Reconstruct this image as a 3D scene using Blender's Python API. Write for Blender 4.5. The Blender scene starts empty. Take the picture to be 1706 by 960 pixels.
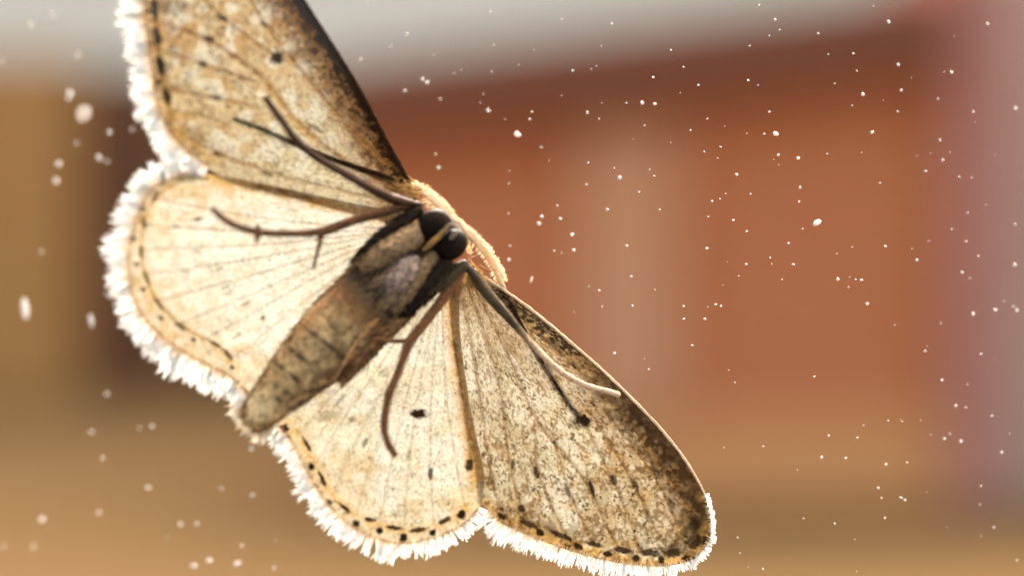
import bpy, math
import numpy as np

# ------------------------------------------------------------------ camera
SC = bpy.context.scene
THETA = math.radians(20.0)          # the optical axis meets the window pane 20 degrees off square
LENS, SENSOR = 100.0, 36.0
DIST = 0.0833                       # metres from lens to pane along the axis
PXMM = DIST * 1000 * SENSOR / LENS / 1706.0     # millimetres per photo pixel on the pane (about 0.0176)
FWD = np.array([math.sin(THETA), math.cos(THETA), 0.0])
RGT = np.array([math.cos(THETA), -math.sin(THETA), 0.0])
UPV = np.array([0.0, 0.0, 1.0])
CAMP = -DIST * FWD
cam = bpy.data.cameras.new("camera")
cam.lens, cam.sensor_width = LENS, SENSOR
cam.clip_start, cam.clip_end = 0.002, 500.0
cam.dof.use_dof = True
cam.dof.focus_distance = DIST + 0.0026
cam.dof.aperture_fstop = 34.0
cam.dof.aperture_blades = 0
cam_o = bpy.data.objects.new("camera", cam)
SC.collection.objects.link(cam_o)
cam_o.location = CAMP
cam_o.rotation_euler = (math.radians(90), 0, -THETA)
SC.camera = cam_o

# ------------------------------------------------------------------ sky, sun, exposure
SUN_EL, SUN_AZ = math.radians(34), math.radians(28)      # azimuth measured from +Y (outside) towards +X
world = bpy.data.worlds.new("World"); SC.world = world
world.use_nodes = True
wn = world.node_tree
sky = wn.nodes.new("ShaderNodeTexSky"); sky.sky_type = 'NISHITA'
sky.sun_disc = False
sky.sun_elevation, sky.sun_rotation = SUN_EL, SUN_AZ
sky.dust_density, sky.air_density, sky.ozone_density = 7.0, 0.7, 0.0
bgn = wn.nodes["Background"]; bgn.inputs[1].default_value = 0.15
haze_tint = wn.nodes.new("ShaderNodeMix"); haze_tint.data_type = 'RGBA'; haze_tint.blend_type = 'MULTIPLY'
haze_tint.inputs[0].default_value = 1.0; haze_tint.inputs[7].default_value = (1.12, 1.0, 0.86, 1)     # hazy warm daylight, the same over the whole sky
wn.links.new(sky.outputs[0], haze_tint.inputs[6]); wn.links.new(haze_tint.outputs[2], bgn.inputs[0])
sun = bpy.data.lights.new("sun", 'SUN'); sun.energy = 2.0; sun.angle = math.radians(0.5)
sun.color = (1.0, 0.97, 0.92)
sun_o = bpy.data.objects.new("sun", sun); SC.collection.objects.link(sun_o)
from mathutils import Vector
sdir = Vector((math.sin(SUN_AZ)*math.cos(SUN_EL), math.cos(SUN_AZ)*math.cos(SUN_EL), math.sin(SUN_EL)))
sun_o.rotation_euler = sdir.to_track_quat('Z', 'Y').to_euler()
sun_o.location = sdir * 5
SC.view_settings.view_transform = 'Standard'
SC.view_settings.look = 'None'
SC.view_settings.gamma = 1.0
SC.view_settings.exposure = 2.85
SC.render.engine = 'CYCLES'
SC.cycles.use_denoising = True
SC.cycles.max_bounces = 10
SC.cycles.transparent_max_bounces = 24

# ------------------------------------------------------------------ helpers
rng = np.random.default_rng(7)

def lin(r, g, b):
    f = lambda c: (c/255/12.92) if c/255 <= 0.04045 else ((c/255+0.055)/1.055)**2.4
    return np.array([f(r), f(g), f(b)])

def P(px, py, ymm):
    """photo pixel + depth behind the pane's outer face (mm) -> world point(s)"""
    px, py, y = np.broadcast_arrays(np.asarray(px, float), np.asarray(py, float), np.asarray(ymm, float)*1e-3)
    k = SENSOR/LENS/1706.0
    d = FWD + ((px-853.0)*k)[..., None]*RGT - ((py-480.0)*k)[..., None]*UPV
    t = (y - CAMP[1]) / d[..., 1]
    return CAMP + d*t[..., None]

def BG(px, py, dist):
    k = SENSOR/LENS/1706.0
    return CAMP + dist*(FWD + (px-853.0)*k*RGT - (py-480.0)*k*UPV)

def mesh_obj(name, verts, faces, mat, parent=None, col=None, smooth=True):
    me = bpy.data.meshes.new(name)
    verts = np.asarray(verts, dtype=np.float32); faces = np.asarray(faces, dtype=np.int32)
    nv, nf, k = len(verts), len(faces), faces.shape[1]
    me.vertices.add(nv); me.vertices.foreach_set("co", verts.ravel())
    me.loops.add(nf*k); me.loops.foreach_set("vertex_index", faces.ravel())
    me.polygons.add(nf); me.polygons.foreach_set("loop_start", np.arange(0, nf*k, k, dtype=np.int32))
    me.polygons.foreach_set("loop_total", np.full(nf, k, dtype=np.int32))
    me.polygons.foreach_set("use_smooth", np.full(nf, smooth))
    me.update(calc_edges=True)
    if col is not None:
        a = me.color_attributes.new("Col", 'FLOAT_COLOR', 'POINT')
        c4 = np.ones((nv, 4), dtype=np.float32); c4[:, :3] = np.clip(col, 0, 1)
        a.data.foreach_set("color", c4.ravel())
    me.materials.append(mat)
    o = bpy.data.objects.new(name, me)
    SC.collection.objects.link(o)
    if parent is not None: o.parent = parent
    return o

def empty(name, loc=(0, 0, 0)):
    o = bpy.data.objects.new(name, None); o.location = loc
    o.empty_display_size = 0.01
    SC.collection.objects.link(o); return o

def tag(o, label=None, cat=None, group=None, kind=None):
    if label: o["label"] = label
    if cat: o["category"] = cat
    if group: o["group"] = group
    if kind: o["kind"] = kind
    return o

TAB = np.random.default_rng(3).random((256, 256))
def vn(x, y, s=0):
    x = np.asarray(x, float)+s*17.31; y = np.asarray(y, float)+s*9.77
    xi = np.floor(x).astype(int); yi = np.floor(y).astype(int)
    fx = x-xi; fy = y-yi; fx = fx*fx*(3-2*fx); fy = fy*fy*(3-2*fy)
    g = lambda a, b: TAB[a & 255, b & 255]
    return (g(xi, yi)*(1-fx)+g(xi+1, yi)*fx)*(1-fy)+(g(xi, yi+1)*(1-fx)+g(xi+1, yi+1)*fx)*fy

def sstep(a, b, x):
    t = np.clip((x-a)/(b-a), 0, 1); return t*t*(3-2*t)

def chaikin(pts, n=2, closed=True):
    p = np.asarray(pts, float)
    for _ in range(n):
        if closed:
            q = np.roll(p, -1, 0)
            p = np.stack([0.75*p+0.25*q, 0.25*p+0.75*q], 1).reshape(-1, p.shape[1])
        else:
            a, b = p[:-1], p[1:]
            m = np.stack([0.75*a+0.25*b, 0.25*a+0.75*b], 1).reshape(-1, p.shape[1])
            p = np.vstack([p[:1], m, p[-1:]])
    return p

def resample(p, step):
    p = np.asarray(p, float)
    L = np.r_[0, np.cumsum(np.hypot(*(np.diff(p[:, :2], axis=0).T)))]
    n = max(2, int(L[-1]/step)+1)
    s = np.linspace(0, L[-1], n)
    return np.stack([np.interp(s, L, p[:, i]) for i in range(p.shape[1])], 1)

def dist_poly(x, y, pts, closed=False):
    """distance to a polyline, nearest point, position along"""
    pts = np.asarray(pts, float)
    n = len(pts); best = np.full(x.shape, 1e9); nx = np.zeros_like(x); ny = np.zeros_like(x); al = np.zeros_like(x)
    acc = 0.0
    for i in range(n if closed else n-1):
        a = pts[i]; b = pts[(i+1) % n]; d = b[:2]-a[:2]; L2 = float(d@d)
        if L2 < 1e-9: continue
        t = np.clip(((x-a[0])*d[0]+(y-a[1])*d[1])/L2, 0, 1)
        qx = a[0]+t*d[0]; qy = a[1]+t*d[1]; dd = np.hypot(x-qx, y-qy)
        m = dd < best
        best = np.where(m, dd, best); nx = np.where(m, qx, nx); ny = np.where(m, qy, ny)
        al = np.where(m, acc+t*math.sqrt(L2), al); acc += math.sqrt(L2)
    return best, nx, ny, al/max(acc, 1e-9)

def inside(x, y, pts):
    r = np.zeros(x.shape, bool); n = len(pts)
    for i in range(n):
        x1, y1 = pts[i]; x2, y2 = pts[(i+1) % n]
        if y1 == y2: continue
        c = ((y1 > y) != (y2 > y)) & (x < (x2-x1)*(y-y1)/(y2-y1)+x1)
        r ^= c
    return r

# ------------------------------------------------------------------ materials
def new_mat(name):
    m = bpy.data.materials.new(name); m.use_nodes = True
    nt = m.node_tree; nt.nodes.clear()
    out = nt.nodes.new("ShaderNodeOutputMaterial")
    return m, nt, out

def node(nt, typ, **kw):
    n = nt.nodes.new(typ)
    for k, v in kw.items():
        if k.startswith("i_"): n.inputs[k[2:].replace("_", " ")].default_value = v
        else: setattr(n, k, v)
    return n

def thin_mat(name, trans=0.62, clear=0.0, warm=(1, 1, 1), grain=0.25, gscale=16000, refl=1.0, pas=1.0, attr=True, color=(0.8, 0.8, 0.8), bump=0.3):
    """thin scaly membrane: part of the light is scattered back, part passes through"""
    m, nt, out = new_mat(name); L = nt.links.new
    tc = node(nt, "ShaderNodeTexCoord")
    nz = node(nt, "ShaderNodeTexNoise"); nz.inputs["Scale"].default_value = gscale; nz.inputs["Detail"].default_value = 3
    L(tc.outputs["Object"], nz.inputs["Vector"])
    mr = node(nt, "ShaderNodeMapRange"); mr.inputs[1].default_value = 0.3; mr.inputs[2].default_value = 0.7
    mr.inputs[3].default_value = 1-grain; mr.inputs[4].default_value = 1+grain*0.6
    L(nz.outputs[0], mr.inputs[0])
    mul = node(nt, "ShaderNodeMix", data_type='RGBA', blend_type='MULTIPLY'); mul.inputs[0].default_value = 1
    if attr:
        at = node(nt, "ShaderNodeVertexColor", layer_name="Col"); L(at.outputs[0], mul.inputs[6])
    else:
        mul.inputs[6].default_value = (*color, 1)
    L(mr.outputs[0], mul.inputs[7])
    bp = node(nt, "ShaderNodeBump"); bp.inputs["Strength"].default_value = bump; bp.inputs["Distance"].default_value = 0.00002
    L(nz.outputs[0], bp.inputs["Height"])
    mr2 = node(nt, "ShaderNodeMix", data_type='RGBA', blend_type='MULTIPLY'); mr2.inputs[0].default_value = 1
    mr2.inputs[7].default_value = (refl, refl, refl, 1); L(mul.outputs[2], mr2.inputs[6])
    df = node(nt, "ShaderNodeBsdfDiffuse"); L(mr2.outputs[2], df.inputs[0]); L(bp.outputs[0], df.inputs["Normal"])
    mw = node(nt, "ShaderNodeMix", data_type='RGBA', blend_type='MULTIPLY'); mw.inputs[0].default_value = 1
    mw.inputs[7].default_value = (*(pas*q for q in warm), 1); L(mul.outputs[2], mw.inputs[6])
    tr = node(nt, "ShaderNodeBsdfTranslucent"); L(mw.outputs[2], tr.inputs[0]); L(bp.outputs[0], tr.inputs["Normal"])
    mx = node(nt, "ShaderNodeMixShader"); mx.inputs[0].default_value = trans
    L(df.outputs[0], mx.inputs[1]); L(tr.outputs[0], mx.inputs[2])
    last = mx
    if clear > 0:
        tp = node(nt, "ShaderNodeBsdfTransparent")
        m2 = node(nt, "ShaderNodeMixShader"); m2.inputs[0].default_value = clear
        L(mx.outputs[0], m2.inputs[1]); L(tp.outputs[0], m2.inputs[2]); last = m2
    L(last.outputs[0], out.inputs[0])
    return m

def solid_mat(name, color=(0.5, 0.5, 0.5), rough=0.6, spec=0.3, attr=False, grain=0.3, gscale=9000, bump=0.4, bdist=0.00003, sheen=0.0):
    m, nt, out = new_mat(name); L = nt.links.new
    b = node(nt, "ShaderNodeBsdfPrincipled")
    b.inputs["Roughness"].default_value = rough; b.inputs["Specular IOR Level"].default_value = spec
    b.inputs["Sheen Weight"].default_value = sheen
    tc = node(nt, "ShaderNodeTexCoord"); nz = node(nt, "ShaderNodeTexNoise")
    nz.inputs["Scale"].default_value = gscale; nz.inputs["Detail"].default_value = 4
    L(tc.outputs["Object"], nz.inputs["Vector"])
    mr = node(nt, "ShaderNodeMapRange"); mr.inputs[1].default_value = 0.3; mr.inputs[2].default_value = 0.7
    mr.inputs[3].default_value = 1-grain; mr.inputs[4].default_value = 1+grain
    L(nz.outputs[0], mr.inputs[0])
    mul = node(nt, "ShaderNodeMix", data_type='RGBA', blend_type='MULTIPLY'); mul.inputs[0].default_value = 1
    if attr:
        at = node(nt, "ShaderNodeVertexColor", layer_name="Col"); L(at.outputs[0], mul.inputs[6])
    else:
        mul.inputs[6].default_value = (*color, 1)
    L(mr.outputs[0], mul.inputs[7]); L(mul.outputs[2], b.inputs["Base Color"])
    bp = node(nt, "ShaderNodeBump"); bp.inputs["Strength"].default_value = bump; bp.inputs["Distance"].default_value = bdist
    L(nz.outputs[0], bp.inputs["Height"]); L(bp.outputs[0], b.inputs["Normal"])
    L(b.outputs[0], out.inputs[0])
    return m

def glass_mat():
    m, nt, out = new_mat("window_glass"); L = nt.links.new
    fr = node(nt, "ShaderNodeFresnel"); fr.inputs[0].default_value = 1.07
    tp = node(nt, "ShaderNodeBsdfTransparent"); tp.inputs[0].default_value = (0.985, 0.985, 0.98, 1)
    gl = node(nt, "ShaderNodeBsdfGlossy"); gl.inputs["Roughness"].default_value = 0.02
    mx = node(nt, "ShaderNodeMixShader")
    L(fr.outputs[0], mx.inputs[0]); L(tp.outputs[0], mx.inputs[1]); L(gl.outputs[0], mx.inputs[2]); L(mx.outputs[0], out.inputs[0])
    return m

M_GLASS = glass_mat()
M_WING = thin_mat("wing_membrane", trans=0.60, clear=0.05, refl=0.54, pas=0.265, warm=(0.96, 1.06, 1.06), grain=0.30, gscale=15000)
M_FRINGE = thin_mat("fringe_scales", trans=0.66, clear=0.10, refl=0.9, pas=0.66, attr=True, grain=0.06, gscale=9000, warm=(0.97, 1.0, 1.0))
M_HAIR = thin_mat("body_hair", trans=0.5, pas=0.6, attr=True, grain=0.1, warm=(1, 1.0, 0.96))
M_BODY = solid_mat("body_scales", attr=True, rough=0.85, spec=0.06, grain=0.40, gscale=11000, bump=0.9, sheen=0.05)
M_LEG = solid_mat("leg_cuticle", attr=True, rough=0.7, spec=0.12, grain=0.35, gscale=14000, bump=0.5)
M_EYE = solid_mat("compound_eye", color=(0.010, 0.006, 0.004), rough=0.65, spec=0.03, grain=0.2, gscale=22000, bump=0.15)
M_DUST = thin_mat("dust_grain", trans=0.5, pas=0.6, attr=False, color=(0.9, 0.87, 0.82), grain=0.1, gscale=30000)
M_FAINT = thin_mat("dust_film", trans=0.5, clear=0.72, pas=0.4, attr=False, color=(0.85, 0.8, 0.74), grain=0.2, gscale=30000)

# ------------------------------------------------------------------ the setting: what lies out of focus beyond the window
def wall_mat(name, c, c2, scale=1.5):
    m, nt, out = new_mat(name); L = nt.links.new
    b = node(nt, "ShaderNodeBsdfPrincipled"); b.inputs["Roughness"].default_value = 0.9; b.inputs["Specular IOR Level"].default_value = 0.1
    tc = node(nt, "ShaderNodeTexCoord"); nz = node(nt, "ShaderNodeTexNoise"); nz.inputs["Scale"].default_value = scale; nz.inputs["Detail"].default_value = 6
    L(tc.outputs["Object"], nz.inputs["Vector"])
    mx = node(nt, "ShaderNodeMix", data_type='RGBA'); mx.inputs[6].default_value = (*c, 1); mx.inputs[7].default_value = (*c2, 1)
    L(nz.outputs[0], mx.inputs[0]); L(mx.outputs[2], b.inputs["Base Color"]); L(b.outputs[0], out.inputs[0])
    return m

def prism(name, poly_px, dist, thick, mat, parent=None):
    """upright slab whose face, square to the street, has the given outline"""
    n = len(poly_px)
    f = [BG(x, y, dist) for x, y in poly_px]; b = [p + FWD*thick for p in f]
    me = bpy.data.meshes.new(name)
    faces = [tuple(range(n)), tuple(range(2*n-1, n-1, -1))]
    faces += [(i, n+i, n+(i+1) % n, (i+1) % n) for i in range(n)]
    me.from_pydata([tuple(v) for v in f+b], [], faces); me.update(); me.materials.append(mat)
    o = bpy.data.objects.new(name, me); SC.collection.objects.link(o)
    if parent is not None: o.parent = parent
    return o

def rect(name, x0, y0, x1, y1, dist, thick, mat, parent=None):
    return prism(name, [(x0, y0), (x1, y0), (x1, y1), (x0, y1)], dist, thick, mat, parent)

GZ = -1.6
m_ground = wall_mat("dry_ground", (0.150, 0.083, 0.023), (0.125, 0.076, 0.024), 0.7)
g = mesh_obj("ground", [(-250, 0.6, GZ), (250, 0.6, GZ), (250, 400, GZ), (-250, 400, GZ)], [(0, 1, 2, 3)], m_ground, smooth=False)
tag(g, "dry ochre ground outside the window", "ground", kind="structure")

M_ORANGE = wall_mat("orange_brick", (0.53, 0.175, 0.066), (0.57, 0.20, 0.076))
M_PALE_O = wall_mat("pale_brick", (0.60, 0.275, 0.128), (0.63, 0.30, 0.145))
M_EAVE = wall_mat("eave_timber", (0.20, 0.072, 0.038), (0.24, 0.09, 0.045))
M_MAUVE = wall_mat("mauve_render", (0.46, 0.19, 0.135), (0.49, 0.21, 0.148))
M_GREY = wall_mat("warm_grey_render", (0.56, 0.38, 0.27), (0.60, 0.42, 0.30))
M_STUCCO = wall_mat("pale_stucco", (0.86, 0.74, 0.54), (0.88, 0.77, 0.58))
M_TAN = wall_mat("tan_render", (0.45, 0.215, 0.062), (0.48, 0.235, 0.072))
M_DARK = wall_mat("dark_gap_brown", (0.135, 0.056, 0.026), (0.17, 0.075, 0.034))
M_OLIVE = wall_mat("olive_hedge", (0.30, 0.20, 0.085), (0.24, 0.17, 0.08), 3)
M_PLINTH = wall_mat("plinth_brick", (0.66, 0.285, 0.098), (0.68, 0.31, 0.11))

def ground_py(dist):       # photo row where the ground meets an upright at that distance
    return 480 + (-GZ)/dist/(SENSOR/LENS/1706.0)

D1 = 20.5
b1 = empty("brick_building", tuple(BG(1050, ground_py(D1), D1)))
b1p = [b1]
def child(o, p):
    o.parent = p; o.matrix_parent_inverse = p.matrix_world.inverted() if False else __import__("mathutils").Matrix.Translation(-Vector(p.location)); return o
gy = ground_py(D1)
child(prism("wall", [(560, 190), (1480, 70), (1580, 60), (1580, 690), (560, 690)], D1, 6, M_ORANGE), b1)
child(prism("plinth", [(560, 690), (1580, 690), (1580, gy), (560, gy)], D1-0.06, 6.06, M_PLINTH), b1)
child(rect("pilaster", 960, 215, 1130, 690, D1-0.15, 0.149, M_PALE_O), b1)
child(prism("eave", [(540, 105), (1490, -20), (1580, -30), (1580, 100), (1490, 110), (540, 225)], D1-0.5, 0.49, M_EAVE), b1)
child(rect("corner_pier", 1582, -120, 1672, gy, D1-0.2, 6.2, M_MAUVE), b1)
tag(b1, "orange brick building with pale pilaster and dark eave, blurred beyond the glass", "building")

b3 = rect("grey_house", 1674, -160, 2300, ground_py(D1+1), D1+1, 6, M_GREY)
tag(b3, "warm grey rendered house wall beside the mauve corner pier", "building")

D2 = 42.0
b2 = rect("tan_house", -900, 92, 128, ground_py(D2), D2, 6, M_TAN)
tag(b2, "tan rendered house wall, blurred behind the moth's pale fringe", "building")
gt = rect("dark_gap_slab", 132, 112, 700, ground_py(D2+0.5), D2+0.5, 0.3, M_DARK)  # dark slab put in where there is only a dark gap
tag(gt, "dark brown slab put in for the dark gap between tan house and brick building", "backdrop")

D3 = 60.0
b4 = rect("stucco_shade_block", -3200, -2240, 5200, ground_py(D3), D3, 10, M_STUCCO)  # height beyond view added to shade the ground and lower buildings
tag(b4, "long pale stucco block behind the other buildings, unseen height added to shade the ground", "building")

# ------------------------------------------------------------------ window pane
def box(name, lo, hi, mat):
    x0, y0, z0 = lo; x1, y1, z1 = hi
    v = [(x0,y0,z0),(x1,y0,z0),(x1,y1,z0),(x0,y1,z0),(x0,y0,z1),(x1,y0,z1),(x1,y1,z1),(x0,y1,z1)]
    f = [(0,3,2,1),(4,5,6,7),(0,1,5,4),(1,2,6,5),(2,3,7,6),(3,0,4,7)]
    return mesh_obj(name, v, f, mat, smooth=False)
pane = box("window_pane", (-0.30, -0.004, -0.25), (0.30, 0.0, 0.25), M_GLASS)
tag(pane, "clear dusty window pane that the moth clings to", "window pane", kind="structure")

# ------------------------------------------------------------------ the moth
moth = empty("moth", (0, 0, 0))
tag(moth, "cream and brown moth with spread white-fringed wings, underside seen through the glass", "moth")

AX0, AX1 = np.array([430., 700.]), np.array([755., 385.])
def wing_depth(px, py, back=0.0):
    """wings lie 2 mm behind the pane at the roots and come closer to it at the margins"""
    d = np.abs((px-AX0[0])*(AX1-AX0)[1]-(py-AX0[1])*(AX1-AX0)[0])/np.hypot(*(AX1-AX0))
    y = 1.95 - 1.15*sstep(40, 520, d)
    y = y + 0.10*(vn(px/70, py/70, 5)-0.5) + 0.05*(vn(px/22, py/22, 6)-0.5)
    return y + back

CREAM, PALE = lin(240, 233, 215), lin(250, 247, 238)
TAN, YEL = lin(214, 172, 108), lin(226, 176, 96)
BRN, DRK, BLK = lin(140, 94, 46), lin(62, 40, 22), lin(28, 19, 13)

def mix(c, mask, colr):
    return c*(1-mask[:, None]) + np.asarray(colr)[None]*mask[:, None]

class Wing:
    def __init__(s, name, poly, root, back, step=1.25, smooth=2):
        s.name, s.root, s.back = name, np.array(root, float), back
        p = chaikin(poly, smooth); s.poly = p
        x0, y0 = p.min(0)-2; x1, y1 = p.max(0)+2
        xs = np.arange(x0, x1, step); ys = np.arange(y0, y1, step)
        X, Y = np.meshgrid(xs, ys); sh = X.shape
        x, y = X.ravel(), Y.ravel()
        d, nx, ny, al = dist_poly(x, y, p, True)
        ins = inside(x, y, p)
        sd = np.where(ins, d, -d)
        ok = (sd > -step*0.75).reshape(sh)
        x = np.where(ins, x, nx); y = np.where(ins, y, ny)
        idx = np.arange(x.size).reshape(sh)
        cell = ok[:-1, :-1] & ok[1:, :-1] & ok[:-1, 1:] & ok[1:, 1:]
        F = np.stack([idx[:-1, :-1][cell], idx[1:, :-1][cell], idx[1:, 1:][cell], idx[:-1, 1:][cell]], 1)
        used = np.unique(F); remap = np.full(x.size, -1); remap[used] = np.arange(used.size)
        s.F = remap[F]; s.x, s.y, s.sd = x[used], y[used], np.maximum(sd[used], 0)
        s.c = np.tile(CREAM, (s.x.size, 1)); s.h = np.zeros(s.x.size)
        # polar coordinates about the wing root: scales lie in rows that radiate from it
        dx, dy = s.x-s.root[0], s.y-s.root[1]
        s.r = np.hypot(dx, dy); s.th = np.unwrap(np.arctan2(dy, dx)) if False else np.arctan2(dy, dx)
    def mixc(s, mask, col): s.c = mix(s.c, np.clip(mask, 0, 1), col)
    def spot(s, cx, cy, rx, ry, ang=0, col=BLK, k=1.0, rag=0.35):
        a = math.radians(ang); dx, dy = s.x-cx, s.y-cy
        u = (dx*math.cos(a)+dy*math.sin(a))/rx; v = (-dx*math.sin(a)+dy*math.cos(a))/ry
        q = np.hypot(u, v)+rag*(vn(s.x/4, s.y/4, 8)-0.5)*1.4
        s.mixc((1-sstep(0.65, 1.25, q))*k, col)
    def line(s, pts, w, col=BRN, k=0.6, taper=True, ridge=0.0, rag=0.5):
        pts = chaikin(pts, 2, False)
        d, _, _, al = dist_poly(s.x, s.y, pts)
        ww = w*(0.7+0.6*vn(s.x/9, s.y/9, 11))
        m = np.exp(-(d/ww)**2)*(1-rag+rag*1.4*vn(s.x/6, s.y/6, 12))
        s.mixc(m*k, col)
        if ridge: s.h -= ridge*np.exp(-(d/(w*1.3))**2)
    def grain(s, amt_dark=0.45, amt_light=0.3, dens=0.55, fx=1.0):
        # rows of overlapping scales: small dark and pale flecks drawn out along the wing rays
        R0 = 260.0
        u, v = s.th*R0, s.r
        n1 = vn(u/2.3, v/4.6, 21); n2 = vn(u/3.6*fx, v/6.5, 22); n3 = vn(s.x/14, s.y/14, 23)
        dk = sstep(dens, dens+0.28, 0.6*n1+0.4*n2+0.20*(n3-0.5))
        lt = sstep(0.60, 0.85, 0.6*vn(u/2.6, v/5, 24)+0.4*vn(u/4, v/7, 25))
        s.c = s.c*(1-amt_dark*dk[:, None]*np.array([0.85, 1.0, 1.15]))
        s.mixc(lt*amt_light*sstep(0.12, 0.5, s.c[:, 0]), PALE)
        fl = sstep(0.70, 0.86, 0.75*vn(u/1.9, v/3.2, 26)+0.25*vn(s.x/11, s.y/11, 27))
        s.mixc(fl*amt_dark*1.5, DRK)
    def build(s):
        y = wing_depth(s.x, s.y, s.back) + s.h
        R0 = 260.0
        y = y + 0.012*(vn(s.th*R0/3.0, s.r/6.0, 31)-0.5)
        s.o = mesh_obj(s.name, P(s.x, s.y, y), s.F, M_WING, moth, s.c)
        return s.o

def fringe(wing, pts, length, n_per_px=1.45, wid=2.6, back=0.0, inset=6, lean=0.0, dots=None, seed=1):
    """long white edge scales: narrow paddles in loose tufts along the wing margin"""
    r = np.random.default_rng(seed)
    m = resample(chaikin(pts, 2, False), 1.0)
    Lm = len(m); n = int(Lm*n_per_px)
    s = np.sort(r.random(n))*(Lm-1.01)
    i = s.astype(int); f = (s-i)[:, None]
    b = m[i, :2]*(1-f)+m[i+1, :2]*f
    a0 = np.clip(i-6, 0, Lm-1); a1 = np.clip(i+6, 0, Lm-1)
    t = m[a1, :2]-m[a0, :2]; t /= np.hypot(t[:, 0], t[:, 1])[:, None]
    nrm = np.stack([t[:, 1], -t[:, 0]], 1)
    ctr = wing.poly.mean(0)
    sg = np.sign(((b-ctr)*nrm).sum(1)); sg = np.sign(np.median(sg)); nrm = nrm*sg
    ln = np.interp(s/(Lm-1), np.linspace(0, 1, len(length)), length)
    tuft = vn(s/6.5, np.zeros(n)+seed, 41); tuft2 = vn(s/24.0, np.zeros(n)+seed*3, 42)
    lay = r.random(n)
    ln = ln*(0.52+0.42*lay**0.8)*(0.70+0.58*tuft)*(0.90+0.22*tuft2)
    ang = (r.normal(0, 0.13, n) + (vn(s/6.0, np.zeros(n)+seed*7, 43)-0.5)*0.75 + lean)
    ca, sa = np.cos(ang), np.sin(ang)
    d = np.stack([nrm[:, 0]*ca-nrm[:, 1]*sa, nrm[:, 0]*sa+nrm[:, 1]*ca], 1)
    perp = np.stack([-d[:, 1], d[:, 0]], 1)
    b = b-d*inset
    bend = r.normal(0, 0.10, n)
    prof = np.array([0.5, 0.85, 1.0, 0.9, 0.6, 0.12]); ts = np.array([0, .3, .55, .78, .93, 1.0])
    w = wid*(0.65+0.6*r.random(n))
    dep0 = wing_depth(b[:, 0], b[:, 1], back) + r.normal(0, 0.05, n) - 0.02 + 0.10*lay
    curl = r.normal(-0.02, 0.10, n)
    V = []; C = []
    warm, white = lin(222, 176, 104), lin(249, 251, 250)
    wc = 0.7+0.3*r.random(n)
    for k, tt in enumerate(ts):
        c = b + d*(ln*tt+inset*tt)[:, None] + perp*(bend*ln*tt*tt)[:, None]
        dep = dep0 + curl*tt*tt*1.4
        for q in (-1, 1):
            e = c + perp*(q*w*0.5*prof[k])[:, None]
            V.append(P(e[:, 0], e[:, 1], dep + q*0.012))
            mm = sstep(0.02, 0.42, np.full(n, tt))*wc + (1-wc)*0.8*(tt > 0.3)
            C.append(warm[None]*(1-mm[:, None])+white[None]*mm[:, None])
    K = len(ts)
    V = np.stack(V, 1).reshape(-1, 3); C = np.stack(C, 1).reshape(-1, 3)
    base = np.arange(n)*(2*K); F = []
    for k in range(K-1):
        F.append(np.stack([base+2*k, base+2*k+1, base+2*k+3, base+2*k+2], 1))
    o = mesh_obj("fringe", V, np.concatenate(F), M_FRINGE, wing.o, C)
    o["kind"] = "stuff"
    return o

# ---- left hindwing -------------------------------------------------
LH_M = [(330, 288), (292, 292), (256, 307), (233, 342), (217, 392), (211, 432), (215, 482), (234, 526), (267, 562), (316, 595), (358, 616), (390, 634), (414, 660), (426, 690)]
LH = Wing("hindwing", [(668, 352), (600, 341), (520, 323), (430, 303), (370, 293)] + LH_M + [(470, 668), (560, 570), (650, 450), (690, 390)], (668, 385), 0.0)
w = LH
w.mixc(0.5*sstep(0.35, 0.7, vn(w.x/40, w.y/40, 1)), PALE)
w.mixc(0.35*(1-sstep(0, 90, w.sd))*sstep(180, 330, w.r), YEL)
w.mixc(0.55*sstep(0.52, 0.75, vn(w.x/22, w.y/22, 2))*(1-sstep(25, 120, w.sd))*sstep(200, 300, w.r), TAN)
w.mixc(0.25*sstep(0.55, 0.8, vn(w.x/12, w.y/12, 3)), TAN)
for e in [(246, 330), (232, 375), (230, 418), (236, 460), (255, 505), (290, 545), (335, 572), (380, 605)]:
    mid = (0.5*e[0]+0.5*668-20, 0.5*e[1]+0.5*385+10)
    w.line([e, ((e[0]*2+mid[0])/3, (e[1]*2+mid[1])/3), mid, (668, 385)], 2.2, BRN, 0.34, ridge=0.03)
w.line([(300, 300), (268, 318), (246, 350), (236, 380), (233, 420), (242, 462), (262, 505), (300, 545), (357, 574), (395, 612)], 6.5, YEL, 0.75)
w.line([(330, 296), (300, 302), (270, 318), (250, 340), (238, 372), (234, 420), (243, 462), (262, 505), (300, 543), (357, 572), (385, 592)], 2.2, DRK, 0.55)
for a in [(240, 372, 80), (235, 420, 90), (244, 463, 72), (264, 506, 55), (300, 544, 35), (357, 573, 28), (258, 328, 120), (345, 297, 175), (380, 592, 50)]:
    w.spot(a[0], a[1], 13, 3.6, a[2], DRK, 0.85)
for a in [(238, 348), (223, 398), (228, 440), (239, 482), (268, 530), (322, 566), (386, 613)]:
    w.spot(a[0], a[1], 5.2, 4.6, 0, DRK, 0.9)
for a in [(330, 365, 8, 4, -10, .85), (365, 448, 8, 3.5, -25, .6), (375, 479, 9, 3, -20, .5), (410, 506, 8, 3, -25, .6), (438, 530, 7, 3, -35, .85), (290, 380, 14, 3, -12, .35), (395, 560, 9, 3, -35, .4)]:
    w.spot(*a[:5], BRN*0.6, a[5])
w.line([(350, 296), (430, 309), (520, 330), (600, 350), (650, 362)], 11, YEL, 0.9)  # this and the next line paint the warm light passing two wing layers
w.line([(420, 309), (520, 334), (600, 355), (650, 368)], 9, lin(204, 146, 66), 0.85)
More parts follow.
